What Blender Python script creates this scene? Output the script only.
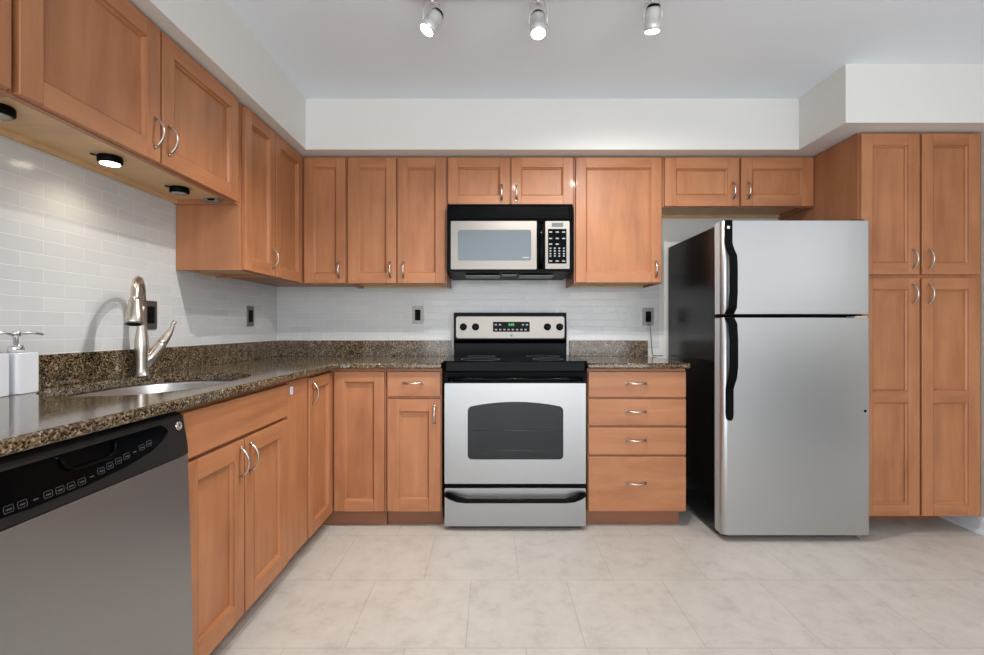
import bpy, bmesh, math, random
from mathutils import Vector, Matrix
S = bpy.context.scene
C = S.collection
PI = math.pi
random.seed(7)
for o in list(bpy.data.objects):
    bpy.data.objects.remove(o)

# ------------------------------------------------------------------ camera, world, lights, exposure
H = 1.09                                   # eye height
cam_d = bpy.data.cameras.new('camera')
cam_d.sensor_width = 36.0
cam_d.lens = 470.0 / 984.0 * 36.0
cam_d.clip_start = 0.02
cam = bpy.data.objects.new('camera', cam_d)
C.objects.link(cam)
cam.location = (0, 0, H)
cam.rotation_euler = (PI / 2, 0, 0)
S.camera = cam

w = bpy.data.worlds.new('world')
S.world = w
w.use_nodes = True
bg = w.node_tree.nodes['Background']
bg.inputs[0].default_value = (0.95, 0.975, 1.0, 1)
bg.inputs[1].default_value = 1.75

def aim(o, target):
    d = Vector(target) - o.location
    o.rotation_euler = d.to_track_quat('-Z', 'Y').to_euler()

def spot(name, loc, target, power, size=120, blend=0.6, radius=0.014, col=(1, 0.965, 0.92)):
    l = bpy.data.lights.new(name, 'SPOT')
    l.energy = power
    l.spot_size = math.radians(size)
    l.spot_blend = blend
    l.shadow_soft_size = radius
    l.color = col
    o = bpy.data.objects.new(name, l)
    C.objects.link(o)
    o.location = loc
    aim(o, target)
    return o

def area(name, loc, target, power, sx, sy, col=(1, 1, 1)):
    l = bpy.data.lights.new(name, 'AREA')
    l.shape = 'RECTANGLE'
    l.size = sx
    l.size_y = sy
    l.energy = power
    l.color = col
    o = bpy.data.objects.new(name, l)
    C.objects.link(o)
    o.location = loc
    aim(o, target)
    return o

HEADS = [((-0.24, 1.885, 2.315), (-0.43, 1.84, 2.0)),
         ((0.185, 1.885, 2.305), (0.185, 1.83, 2.0)),
         ((0.645, 1.885, 2.325), (0.66, 1.98, 2.0))]
# the light each track head throws (wide reflector lamps)
spot('track_lamp_light', (-0.27, 1.84, 2.24), (-0.90, 1.95, 0.6), 49, 104, 1.0)
spot('track_lamp_light', (0.185, 1.84, 2.23), (0.15, 2.1, 0.0), 41, 150, 0.7)
spot('track_lamp_light', (0.65, 1.92, 2.24), (0.75, 2.6, 0.3), 35, 150, 0.7)
# unseen soft fill light added behind the camera to brighten the kitchen
area('rear_fill_light', (0.6, -2.3, 1.0), (0.6, 2.0, 2.1), 58, 3.6, 2.0, (0.94, 0.97, 1.0))

S.view_settings.view_transform = 'Standard'
S.view_settings.look = 'None'
S.view_settings.gamma = 1.0
S.view_settings.use_curve_mapping = False
S.view_settings.exposure = 0.10

# ------------------------------------------------------------------ materials
def srgb(r, g, b):
    f = lambda c: (c / 255 / 12.92) if c / 255 <= 0.04045 else ((c / 255 + 0.055) / 1.055) ** 2.4
    return (f(r), f(g), f(b), 1)

def mat(name, col=(200, 200, 200), rough=0.5, metal=0.0, spec=0.5, emit=None, estr=0.0, coat=0.0):
    m = bpy.data.materials.new(name)
    m.use_nodes = True
    b = m.node_tree.nodes['Principled BSDF']
    b.inputs['Base Color'].default_value = srgb(*col)
    b.inputs['Roughness'].default_value = rough
    b.inputs['Metallic'].default_value = metal
    b.inputs['Specular IOR Level'].default_value = spec
    b.inputs['Coat Weight'].default_value = coat
    b.inputs['Coat Roughness'].default_value = 0.08
    if emit:
        b.inputs['Emission Color'].default_value = srgb(*emit)
        b.inputs['Emission Strength'].default_value = estr
    return m

def N(m, t, **kw):
    n = m.node_tree.nodes.new(t)
    for k, v in kw.items():
        setattr(n, k, v)
    return n

def L(m, a, b):
    m.node_tree.links.new(a, b)

def bsdf(m):
    return m.node_tree.nodes['Principled BSDF']

def ramp(m, stops, interp='LINEAR'):
    r = N(m, 'ShaderNodeValToRGB')
    r.color_ramp.interpolation = interp
    e = r.color_ramp.elements
    while len(e) < len(stops):
        e.new(0.5)
    for i, (p, c) in enumerate(stops):
        e[i].position = p
        e[i].color = srgb(*c)
    return r

def wood(name, sc, c0, c1, c2, rough=0.45):
    m = mat(name, c1, rough, coat=0.05)
    tc = N(m, 'ShaderNodeTexCoord')
    oi = N(m, 'ShaderNodeObjectInfo')
    ml = N(m, 'ShaderNodeMath', operation='MULTIPLY')
    ml.inputs[1].default_value = 37.0
    L(m, oi.outputs['Random'], ml.inputs[0])
    ad = N(m, 'ShaderNodeVectorMath', operation='ADD')
    L(m, tc.outputs['Object'], ad.inputs[0])
    L(m, ml.outputs[0], ad.inputs[1])
    mp = N(m, 'ShaderNodeMapping')
    mp.inputs['Scale'].default_value = sc
    L(m, ad.outputs[0], mp.inputs[0])
    n1 = N(m, 'ShaderNodeTexNoise')
    n1.inputs['Scale'].default_value = 1.0
    n1.inputs['Detail'].default_value = 6
    n1.inputs['Roughness'].default_value = 0.6
    n1.inputs['Distortion'].default_value = 0.4
    L(m, mp.outputs[0], n1.inputs['Vector'])
    r = ramp(m, [(0.22, c0), (0.50, c1), (0.82, c2)])
    L(m, n1.outputs['Fac'], r.inputs[0])
    # slow board-to-board blotches
    n2 = N(m, 'ShaderNodeTexNoise')
    n2.inputs['Scale'].default_value = 7.0
    n2.inputs['Detail'].default_value = 4
    L(m, ad.outputs[0], n2.inputs['Vector'])
    hs = N(m, 'ShaderNodeHueSaturation')
    mr = N(m, 'ShaderNodeMapRange')
    mr.inputs['To Min'].default_value = 0.84
    mr.inputs['To Max'].default_value = 1.14
    L(m, n2.outputs['Fac'], mr.inputs[0])
    L(m, mr.outputs[0], hs.inputs['Value'])
    L(m, r.outputs[0], hs.inputs['Color'])
    L(m, hs.outputs[0], bsdf(m).inputs['Base Color'])
    return m

WC = ((150, 94, 60), (172, 114, 75), (187, 130, 90))
WOODV = wood('maple_vertical_grain', (13, 13, 1.8), *WC)
WOODH = wood('maple_horizontal_grain', (1.8, 13, 13), *WC)
WOODS = wood('maple_side_panel', (26, 12, 2.0), (150, 96, 63), (166, 110, 75), (178, 123, 86))
TOE = wood('shaded_maple_toe_kick', (2, 20, 20), (112, 70, 47), (132, 86, 58), (144, 97, 66), 0.5)  # maple colour darkened to stand in for the counter overhang's shadow
UNDER = wood('lightened_plywood_underside', (14, 2, 14), (200, 162, 118), (214, 177, 132), (222, 188, 146), 0.5)  # tan plywood, colour lightened to make the underside look well lit

WHITE = mat('white_paint', (224, 223, 219), 0.6)
DARKREFL = mat('added_dark_reflection_wall', (62, 60, 58), 0.6)  # unseen dark wall area added for the steel fronts to reflect
CEIL = mat('ceiling_paint', (236, 245, 253), 0.7)
BASEB = mat('white_gloss_trim', (222, 226, 232), 0.35)

def noise_bump(m, scale, strength, dist=0.002):
    n = N(m, 'ShaderNodeTexNoise')
    n.inputs['Scale'].default_value = scale
    tc = N(m, 'ShaderNodeTexCoord')
    L(m, tc.outputs['Object'], n.inputs['Vector'])
    b = N(m, 'ShaderNodeBump')
    b.inputs['Strength'].default_value = strength
    b.inputs['Distance'].default_value = dist
    L(m, n.outputs['Fac'], b.inputs['Height'])
    L(m, b.outputs[0], bsdf(m).inputs['Normal'])
noise_bump(WHITE, 90, 0.12)
noise_bump(CEIL, 60, 0.15)

def tile_mat(name, axis):
    m = mat(name, (205, 207, 208), 0.16)
    tc = N(m, 'ShaderNodeTexCoord')
    sp = N(m, 'ShaderNodeSeparateXYZ')
    L(m, tc.outputs['Object'], sp.inputs[0])
    cb = N(m, 'ShaderNodeCombineXYZ')
    L(m, sp.outputs[axis], cb.inputs[0])
    L(m, sp.outputs[2], cb.inputs[1])
    br = N(m, 'ShaderNodeTexBrick')
    br.offset = 0.5
    br.inputs['Scale'].default_value = 1.0
    br.inputs['Mortar Size'].default_value = 0.0016
    br.inputs['Mortar Smooth'].default_value = 0.3
    br.inputs['Brick Width'].default_value = 0.152
    br.inputs['Row Height'].default_value = 0.0457
    br.inputs['Color1'].default_value = srgb(200, 202, 203)
    br.inputs['Color2'].default_value = srgb(208, 209, 209)
    br.inputs['Mortar'].default_value = srgb(223, 223, 221)
    L(m, cb.outputs[0], br.inputs['Vector'])
    L(m, br.outputs['Color'], bsdf(m).inputs['Base Color'])
    n = N(m, 'ShaderNodeTexNoise')
    n.inputs['Scale'].default_value = 14
    L(m, tc.outputs['Object'], n.inputs['Vector'])
    b1 = N(m, 'ShaderNodeBump')
    b1.inputs['Strength'].default_value = 0.25
    b1.inputs['Distance'].default_value = 0.004
    L(m, n.outputs['Fac'], b1.inputs['Height'])
    b2 = N(m, 'ShaderNodeBump', invert=True)
    b2.inputs['Strength'].default_value = 0.5
    b2.inputs['Distance'].default_value = 0.0015
    L(m, br.outputs['Fac'], b2.inputs['Height'])
    L(m, b1.outputs[0], b2.inputs['Normal'])
    L(m, b2.outputs[0], bsdf(m).inputs['Normal'])
    return m
TILE_L = tile_mat('subway_tile_left', 1)
TILE_B = tile_mat('subway_tile_back', 0)

def floor_mat():
    m = mat('floor_tile', (205, 198, 190), 0.42)
    tc = N(m, 'ShaderNodeTexCoord')
    mp = N(m, 'ShaderNodeMapping')
    mp.inputs['Location'].default_value = (0.295 + 4.1, -1.598 + 0.431 * 20, 0)
    L(m, tc.outputs['Object'], mp.inputs[0])
    br = N(m, 'ShaderNodeTexBrick')
    br.offset = 0.5
    br.inputs['Scale'].default_value = 1.0
    br.inputs['Mortar Size'].default_value = 0.0016
    br.inputs['Mortar Smooth'].default_value = 0.2
    br.inputs['Brick Width'].default_value = 0.41
    br.inputs['Row Height'].default_value = 0.431
    br.inputs['Color1'].default_value = (0.94, 0.94, 0.94, 1)
    br.inputs['Color2'].default_value = (1.0, 1.0, 1.0, 1)
    br.inputs['Mortar'].default_value = (0.72, 0.71, 0.70, 1)
    L(m, mp.outputs[0], br.inputs['Vector'])
    n = N(m, 'ShaderNodeTexNoise')
    n.inputs['Scale'].default_value = 9.0
    n.inputs['Detail'].default_value = 12
    n.inputs['Roughness'].default_value = 0.76
    n.inputs['Distortion'].default_value = 0.25
    L(m, tc.outputs['Object'], n.inputs['Vector'])
    r = ramp(m, [(0.28, (180, 173, 165)), (0.48, (201, 194, 186)), (0.70, (210, 204, 196))])
    L(m, n.outputs['Fac'], r.inputs[0])
    mx = N(m, 'ShaderNodeMix', data_type='RGBA', blend_type='MULTIPLY')
    mx.inputs[0].default_value = 1.0
    L(m, r.outputs[0], mx.inputs[6])
    L(m, br.outputs['Color'], mx.inputs[7])
    L(m, mx.outputs[2], bsdf(m).inputs['Base Color'])
    b2 = N(m, 'ShaderNodeBump', invert=True)
    b2.inputs['Strength'].default_value = 0.4
    b2.inputs['Distance'].default_value = 0.001
    L(m, br.outputs['Fac'], b2.inputs['Height'])
    L(m, b2.outputs[0], bsdf(m).inputs['Normal'])
    return m
FLOOR = floor_mat()

def granite():
    m = mat('brown_granite', (90, 74, 56), 0.09)
    tc = N(m, 'ShaderNodeTexCoord')
    v = N(m, 'ShaderNodeTexVoronoi')
    v.inputs['Scale'].default_value = 230
    v.inputs['Randomness'].default_value = 1.0
    n0 = N(m, 'ShaderNodeTexNoise')
    n0.inputs['Scale'].default_value = 60
    n0.inputs['Detail'].default_value = 3
    mxv = N(m, 'ShaderNodeMix', data_type='RGBA', blend_type='LINEAR_LIGHT')
    mxv.inputs[0].default_value = 0.003
    L(m, tc.outputs['Object'], n0.inputs['Vector'])
    L(m, tc.outputs['Object'], mxv.inputs[6])
    L(m, n0.outputs['Color'], mxv.inputs[7])
    L(m, mxv.outputs[2], v.inputs['Vector'])
    sp = N(m, 'ShaderNodeSeparateColor')
    L(m, v.outputs['Color'], sp.inputs[0])
    r = ramp(m, [(0.0, (34, 28, 23)), (0.24, (72, 58, 42)), (0.46, (108, 89, 65)), (0.70, (130, 111, 85)), (0.92, (162, 147, 122))], 'CONSTANT')
    L(m, sp.outputs[0], r.inputs[0])
    n = N(m, 'ShaderNodeTexNoise')
    n.inputs['Scale'].default_value = 26
    n.inputs['Detail'].default_value = 4
    L(m, tc.outputs['Object'], n.inputs['Vector'])
    r2 = ramp(m, [(0.32, (170, 170, 170)), (0.6, (255, 255, 255))])
    L(m, n.outputs['Fac'], r2.inputs[0])
    mx = N(m, 'ShaderNodeMix', data_type='RGBA', blend_type='MULTIPLY')
    mx.inputs[0].default_value = 0.8
    L(m, r.outputs[0], mx.inputs[6])
    L(m, r2.outputs[0], mx.inputs[7])
    L(m, mx.outputs[2], bsdf(m).inputs['Base Color'])
    return m
GRANITE = granite()

def brushed(name, col, rough, sc):
    m = mat(name, col, rough, 1.0)
    tc = N(m, 'ShaderNodeTexCoord')
    mp = N(m, 'ShaderNodeMapping')
    mp.inputs['Scale'].default_value = sc
    L(m, tc.outputs['Object'], mp.inputs[0])
    n = N(m, 'ShaderNodeTexNoise')
    n.inputs['Scale'].default_value = 1.0
    n.inputs['Detail'].default_value = 3
    L(m, mp.outputs[0], n.inputs['Vector'])
    mr = N(m, 'ShaderNodeMapRange')
    mr.inputs['To Min'].default_value = rough - 0.05
    mr.inputs['To Max'].default_value = rough + 0.07
    L(m, n.outputs['Fac'], mr.inputs[0])
    L(m, mr.outputs[0], bsdf(m).inputs['Roughness'])
    b = N(m, 'ShaderNodeBump')
    b.inputs['Strength'].default_value = 0.04
    b.inputs['Distance'].default_value = 0.001
    L(m, n.outputs['Fac'], b.inputs['Height'])
    L(m, b.outputs[0], bsdf(m).inputs['Normal'])
    return m
STEEL = brushed('brushed_steel', (162, 163, 164), 0.36, (4, 400, 400))
STEELP = brushed('satin_steel_panel', (140, 135, 129), 0.38, (4, 400, 400))
STEELV = brushed('brushed_steel_vertical', (190, 191, 192), 0.36, (300, 300, 3))
NICKEL = brushed('brushed_nickel', (200, 192, 182), 0.28, (200, 200, 6))
CHROME = mat('chrome', (225, 225, 228), 0.08, 1.0)
BLACKG = mat('black_gloss', (5, 6, 8), 0.14, 0.0, 0.06)
BLACKP = mat('black_plastic', (10, 11, 12), 0.4, 0.0, 0.05)
PLATE = brushed('dark_nickel_plate', (128, 124, 120), 0.4, (200, 200, 6))
BLACKS = mat('black_side_enamel', (8, 9, 12), 0.22, 0.0, 0.35)
DWPANEL = mat('matte_dark_panel', (34, 32, 31), 0.42, 0.0, 0.2)
noise_bump(BLACKS, 350, 0.05, 0.0008)
LINING = mat('grey_oven_lining', (128, 129, 130), 0.5)
GLASSD = mat('dark_oven_glass', (46, 47, 48), 0.14, 0.0, 0.6)
_t = N(GLASSD, 'ShaderNodeBsdfTransparent')
_t.inputs[0].default_value = srgb(225, 228, 230)
_m = N(GLASSD, 'ShaderNodeMixShader')
_m.inputs[0].default_value = 0.62
L(GLASSD, bsdf(GLASSD).outputs[0], _m.inputs[1])
L(GLASSD, _t.outputs[0], _m.inputs[2])
L(GLASSD, _m.outputs[0], GLASSD.node_tree.nodes['Material Output'].inputs[0])
GLASSM = mat('microwave_door_glass', (104, 112, 118), 0.16, 0.35, 0.6)
DOORSIDE = mat('light_grey_door_edge', (176, 178, 180), 0.45)
GREYP = mat('grey_plastic', (120, 122, 124), 0.4)
LIGHTLEG = mat('pale_legend_print', (150, 153, 156), 0.5)
DIMPRINT = mat('dim_grey_print', (66, 68, 70), 0.5)
GREEN = mat('green_clock_digits', (30, 120, 60), 0.4, emit=(60, 230, 120), estr=0.9)
LCD = mat('grey_display', (96, 106, 104), 0.2)
CERAMIC = mat('white_ceramic', (224, 226, 232), 0.22)
SILVERP = mat('silver_lamp_housing', (214, 214, 212), 0.3, 0.45)
GLOW = mat('lit_lamp_face', (255, 250, 240), 0.3, emit=(255, 246, 232), estr=9.0)
GLOW2 = mat('lit_puck_lens', (255, 240, 215), 0.3, emit=(255, 236, 205), estr=9.0)
DIMLENS = mat('unlit_puck_lens', (150, 146, 138), 0.25)
CORD = mat('grey_cord', (92, 90, 86), 0.5)
WOODDARK = mat('dark_gap', (30, 22, 18), 0.8)
CLEARP = mat('pale_plastic_catch', (206, 204, 220), 0.3)

# ------------------------------------------------------------------ mesh helpers
def new():
    return bmesh.new()

def box(bm, x0, x1, y0, y1, z0, z1, mi=0, bev=0.0, seg=2):
    vs = [bm.verts.new((x, y, z)) for x in (x0, x1) for y in (y0, y1) for z in (z0, z1)]
    q = [(0, 1, 3, 2), (4, 6, 7, 5), (0, 4, 5, 1), (2, 3, 7, 6), (0, 2, 6, 4), (1, 5, 7, 3)]
    fs = [bm.faces.new([vs[i] for i in f]) for f in q]
    for f in fs:
        f.material_index = mi
    if bev > 0:
        es = list({e for f in fs for e in f.edges})
        r = bmesh.ops.bevel(bm, geom=es, offset=bev, segments=seg, affect='EDGES', profile=0.5, clamp_overlap=True)
        for f in r['faces']:
            f.material_index = mi
            f.smooth = True
    return fs

def prism(bm, pts, axis, a, b, mi=0, bev=0.0):
    """extrude a 2-D polygon along axis; pts are the two other coordinates in xyz order"""
    def P(p, t):
        if axis == 'x': return (t, p[0], p[1])
        if axis == 'y': return (p[0], t, p[1])
        return (p[0], p[1], t)
    A = [bm.verts.new(P(p, a)) for p in pts]
    B = [bm.verts.new(P(p, b)) for p in pts]
    n = len(pts)
    fs = [bm.faces.new(A), bm.faces.new(list(reversed(B)))]
    for i in range(n):
        fs.append(bm.faces.new((A[i], B[i], B[(i + 1) % n], A[(i + 1) % n])))
    for f in fs:
        f.material_index = mi
    if bev > 0:
        es = list(set(fs[0].edges) | set(fs[1].edges))
        r = bmesh.ops.bevel(bm, geom=es, offset=bev, segments=2, affect='EDGES', profile=0.5, clamp_overlap=True)
        for f in r['faces']:
            f.material_index = mi
            f.smooth = True
    return fs

def rrect(x0, x1, z0, z1, r, n=6):
    pts = []
    for cx, cz, a0 in ((x1 - r, z1 - r, 0), (x0 + r, z1 - r, 90), (x0 + r, z0 + r, 180), (x1 - r, z0 + r, 270)):
        for i in range(n + 1):
            a = math.radians(a0 + 90 * i / n)
            pts.append((cx + r * math.cos(a), cz + r * math.sin(a)))
    return pts

def lathe(bm, prof, loc=(0, 0, 0), d=(0, 0, 1), seg=28, mi=0, caps=True):
    """prof: (radius, height) pairs along direction d"""
    q = Vector(d).normalized().to_track_quat('Z', 'Y').to_matrix().to_4x4()
    M = Matrix.Translation(loc) @ q
    rings = []
    for r, h in prof:
        rings.append([bm.verts.new(M @ Vector((r * math.cos(2 * PI * i / seg), r * math.sin(2 * PI * i / seg), h))) for i in range(seg)])
    for a, b in zip(rings, rings[1:]):
        for i in range(seg):
            f = bm.faces.new((a[i], a[(i + 1) % seg], b[(i + 1) % seg], b[i]))
            f.smooth = True
            f.material_index = mi
    if caps:
        f = bm.faces.new(list(reversed(rings[0]))); f.material_index = mi
        f = bm.faces.new(rings[-1]); f.material_index = mi

def tube(bm, path, rad, seg=12, mi=0, flat=None):
    """sweep an (optionally flattened) circle along a path"""
    path = [Vector(p) for p in path]
    n = len(path)
    rs = rad if isinstance(rad, (list, tuple)) else [rad] * n
    rings = []
    up = None
    for i, p in enumerate(path):
        t = (path[min(i + 1, n - 1)] - path[max(i - 1, 0)]).normalized()
        if up is None:
            up = Vector((0, 0, 1)) if abs(t.z) < 0.9 else Vector((0, 1, 0))
            if flat is not None:
                up = Vector(flat)
        s = t.cross(up).normalized()
        u = s.cross(t).normalized()
        up = u
        k = 1.0 if flat is None else 0.55
        rings.append([bm.verts.new(p + s * rs[i] * math.cos(2 * PI * j / seg) + u * rs[i] * k * math.sin(2 * PI * j / seg)) for j in range(seg)])
    for a, b in zip(rings, rings[1:]):
        for j in range(seg):
            f = bm.faces.new((a[j], a[(j + 1) % seg], b[(j + 1) % seg], b[j]))
            f.smooth = True
            f.material_index = mi
    f = bm.faces.new(list(reversed(rings[0]))); f.material_index = mi
    f = bm.faces.new(rings[-1]); f.material_index = mi

def obj(name, bm, m, parent=None, loc=(0, 0, 0), rz=0.0, fix=True):
    me = bpy.data.meshes.new(name)
    if fix:
        bmesh.ops.recalc_face_normals(bm, faces=bm.faces[:])
    bm.to_mesh(me)
    bm.free()
    for x in (m if isinstance(m, (list, tuple)) else [m]):
        me.materials.append(x)
    o = bpy.data.objects.new(name, me)
    C.objects.link(o)
    o.location = loc
    o.rotation_euler = (0, 0, rz)
    if parent is not None:
        o.parent = parent
    return o

def thing(name, label, cat, loc=(0, 0, 0), rz=0.0, group=None):
    o = bpy.data.objects.new(name, None)
    o.empty_display_size = 0.1
    C.objects.link(o)
    o.location = loc
    o.rotation_euler = (0, 0, rz)
    return tag(o, label, cat, group)

def tag(o, label, cat, group=None):
    o['label'] = label
    o['category'] = cat
    if group:
        o['group'] = group
    return o

def struct(name, bm, m):
    o = obj(name, bm, m)
    o['kind'] = 'structure'
    return o

def text(name, s, size, m, parent, loc, rot, extrude=0.0003):
    cu = bpy.data.curves.new(name, 'FONT')
    cu.body = s
    cu.size = size
    cu.align_x = 'CENTER'
    cu.align_y = 'CENTER'
    cu.extrude = extrude
    cu.materials.append(m)
    tmp = bpy.data.objects.new(name, cu)
    C.objects.link(tmp)
    bpy.context.view_layer.update()
    me = bpy.data.meshes.new_from_object(tmp.evaluated_get(bpy.context.evaluated_depsgraph_get()))
    bpy.data.objects.remove(tmp)
    o = bpy.data.objects.new(name, me)
    C.objects.link(o)
    o.parent = parent
    o.location = loc
    o.rotation_euler = rot
    return o

# ------------------------------------------------------------------ room shell
WL, WR, WB = -1.45, 2.606, 3.171          # left, right, back wall planes
ZC = 2.424                                # ceiling
ZS = 2.127                                # soffit underside
REAR = -2.6
TH = 0.1
bm = new(); box(bm, WL - TH, WR + TH, REAR, WB + TH, -0.1, 0); struct('floor', bm, FLOOR)
bm = new(); box(bm, WL - TH, WR + TH, REAR, WB + TH, ZC, ZC + 0.1); struct('ceiling', bm, CEIL)
bm = new()
box(bm, WL - TH, WL, REAR, WB + TH, 0, 0.95, 0)
box(bm, WL - TH, WL, REAR, WB + TH, 0.95, 1.70, 1)
box(bm, WL - TH, WL, REAR, WB + TH, 1.70, ZC, 0)
struct('wall_left', bm, [WHITE, TILE_L])
bm = new()
box(bm, WL, WR, WB, WB + TH, 0, 0.95, 0)
box(bm, WL, 1.128, WB, WB + TH, 0.95, 1.45, 1)
box(bm, 1.128, WR, WB, WB + TH, 0.95, 1.45, 0)
box(bm, WL, WR, WB, WB + TH, 1.45, ZC, 0)
struct('wall_back', bm, [WHITE, TILE_B])
bm = new()
box(bm, WR, WR + TH, 1.45, WB + TH, 0, ZC, 0)
box(bm, WR, WR + TH, REAR, 1.45, 0, 0.95, 1)  # added dark lower wall, out of view, darkens the steel reflections
box(bm, WR, WR + TH, REAR, 1.45, 0.95, 1.25, 0)
box(bm, WR, WR + TH, REAR, 0.35, 1.25, 2.1, 0)  # stops short of an opening added to give the fridge a bright reflection
box(bm, WR, WR + TH, 1.3, 1.45, 1.25, 2.1, 0)
box(bm, WR, WR + TH, REAR, 1.45, 2.1, ZC, 0)
struct('wall_right', bm, [WHITE, DARKREFL])
# dropped soffit over the cabinets, stepping forward over the pantry
bm = new()
prism(bm, [(WL, -1.6), (-1.085, -1.6), (-1.085, 2.739), (1.79, 2.739), (1.79, 2.379), (WR, 2.379), (WR, WB), (WL, WB)], 'z', ZS, ZC)
struct('trim_1', bm, WHITE)
bm = new()
prism(bm, [(WR, 0.0), (WR - 0.016, 0.0), (WR - 0.016, 0.068), (WR - 0.009, 0.082), (WR, 0.086)], 'y', REAR, 3.16)
prism(bm, [(WR - 0.016, 0.0), (WR - 0.034, 0.0), (WR - 0.030, 0.012), (WR - 0.016, 0.022)], 'y', REAR, 3.16)
struct('baseboard_right', bm, BASEB)

# ------------------------------------------------------------------ cabinet parts
def arc_pull(parent, loc, horizontal=False, length=0.098):
    bm = new()
    pts = []
    n = 14
    for i in range(n + 1):
        t = -1 + 2 * i / n
        out = 0.004 + 0.027 * (1 - abs(t) ** 2.4)
        a = t * length / 2
        pts.append((a, -out, 0) if horizontal else (0, -out, a))
    rad = [0.0068 - 0.0022 * (1 - abs(-1 + 2 * i / n)) for i in range(n + 1)]
    tube(bm, pts, rad, 10, flat=(0, 1, 0))
    for s in (-1, 1):
        a = s * length / 2
        p = (a, 0.0, 0) if horizontal else (0, 0.0, a)
        lathe(bm, [(0.0062, 0.0), (0.0062, 0.006), (0.004, 0.008)], p, (0, -1, 0), 12)
    return obj('handle', bm, NICKEL, parent, loc)

T = 0.02
def door(parent, x0, x1, z0, z1, pull=None, loc=None, rz=0.0, stile=0.062, midrail=None, name='door'):
    """shaker door; local origin at its lower left corner on the carcass face; pull = (x from left, z from bottom)"""
    W, Hh = x1 - x0, z1 - z0
    g = 0.003
    a, b, c, d = g, W - g, g, Hh - g
    bm = new()
    sl = stile
    box(bm, a, a + sl, -T, 0, c, d, 0, 0.0025)
    box(bm, b - sl, b, -T, 0, c, d, 0, 0.0025)
    rails = [(c, c + sl), (d - sl, d)]
    if midrail is not None:
        rails.insert(1, (midrail - 0.03, midrail + 0.03))
    for r0, r1 in rails:
        box(bm, a + sl, b - sl, -T, 0, r0, r1, 1, 0.0008, 1)
    # bead and recessed field of every opening
    for (_, lo), (hi, _) in zip(rails, rails[1:]):
        X0, X1, Z0, Z1 = a + sl, b - sl, lo, hi
        prof = [(0.0, -T + 0.0005), (0.0008, -T + 0.006), (0.009, -T + 0.0125), (0.0095, -T + 0.0175), (0.0115, -T + 0.0175)]
        rings = []
        for off, y in prof:
            rings.append([bm.verts.new((x, y, z)) for x, z in ((X0 + off, Z0 + off), (X1 - off, Z0 + off), (X1 - off, Z1 - off), (X0 + off, Z1 - off))])
        for p, q in zip(rings, rings[1:]):
            for i in range(4):
                f = bm.faces.new((p[i], p[(i + 1) % 4], q[(i + 1) % 4], q[i]))
                f.material_index = 1 if i in (0, 2) else 0
        f = bm.faces.new(rings[-1]); f.material_index = 0
    o = obj(name, bm, [WOODV, WOODH], parent, loc if loc else (x0, 0, z0), rz, fix=True)
    if pull:
        arc_pull(o, (pull[0], -T, pull[1]))
    return o

def drawer(parent, x0, x1, z0, z1, pull=True, name='drawer'):
    W, Hh = x1 - x0, z1 - z0
    g = 0.003
    bm = new()
    box(bm, g, W - g, -T, 0, g, Hh - g, 0, 0.003)
    o = obj(name, bm, WOODH, parent, (x0, 0, z0))
    if pull:
        arc_pull(o, (W / 2 - 0.005, -T, Hh / 2 + 0.006), True, 0.112)
    return o

def carcass(parent, w, d, z0, z1, recess=0.02, name='body', m=None):
    """box body with a recessed underside panel and a face frame lip; front face at y = 0"""
    bm = new()
    box(bm, 0, w, 0, d, z0 + recess, z1, 0)
    if recess > 0.001:
        box(bm, 0, w, 0, 0.018, z0, z0 + recess, 0)
        box(bm, 0, 0.015, 0.018, d, z0, z0 + recess, 0)
        box(bm, w - 0.015, w, 0.018, d, z0, z0 + recess, 0)
        box(bm, 0.015, w - 0.015, d - 0.018, d, z0 + recess * 0.3, z0 + recess, 1)
        bm.faces.ensure_lookup_table()
        for f in bm.faces[:6]:
            if f.normal.z < -0.5 or abs(f.calc_center_median().z - (z0 + recess)) < 1e-5:
                f.material_index = 1
    return obj(name, bm, [m or WOODS, UNDER], parent)

YU = 2.851       # upper carcass front on the back wall (door faces at 2.831)
YB = 2.574       # base carcass front on the back wall
XU = -1.159      # upper carcass front on the left wall
XB = -0.884      # base carcass front on the left wall
ZT = 2.122
DU = WB - YU - 0.002
DUL = XU - WL - 0.002
DB = WB - YB - 0.002
DBL = XB - WL - 0.002
G = 'honey maple wall cabinets'
RL = PI / 2      # left-wall units face +x

# short wall cabinets over the sink (left wall)
zl, zh = 1.65, ZT
def left_unit(name, label, cat, y0, y1, z0, z1, depth, grp, xf):
    t = thing(name, label, cat, (xf, y0, 0), RL, grp)
    return t
t = left_unit('wall_cabinet', 'short maple wall cabinet over the sink with two doors and puck lights beneath', 'cabinet', 1.127, 2.152, zl, zh, DUL, G, XU)
carcass(t, 1.025, DUL, zl, zh, 0.022)
door(t, 0.004, 0.492, zl + 0.001, zh - 0.004, (0.488 - 0.030, 0.098))
door(t, 0.496, 0.990, zl + 0.001, zh - 0.004, (0.034, 0.098))
t = left_unit('wall_cabinet', 'short maple wall cabinet mostly cut off at the upper left edge of the photo', 'cabinet', 0.50, 1.124, zl, zh, DUL, G, XU)
carcass(t, 0.624, DUL, zl, zh, 0.022)
door(t, 0.004, 0.31, zl + 0.001, zh - 0.004)
door(t, 0.314, 0.618, zl + 0.001, zh - 0.004)
# tall single door cabinet on the left wall
zt = 1.353
t = left_unit('wall_cabinet', 'narrow one-door maple wall cabinet on the left wall with its side panel showing', 'cabinet', 2.154, 2.476, zt, ZT, DUL, G, XU)
carcass(t, 0.322, DUL, zt, ZT, 0.015)
door(t, 0.018, 0.321, zt + 0.001, ZT - 0.004, (0.296 - 0.028, 0.095), stile=0.058)
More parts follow.
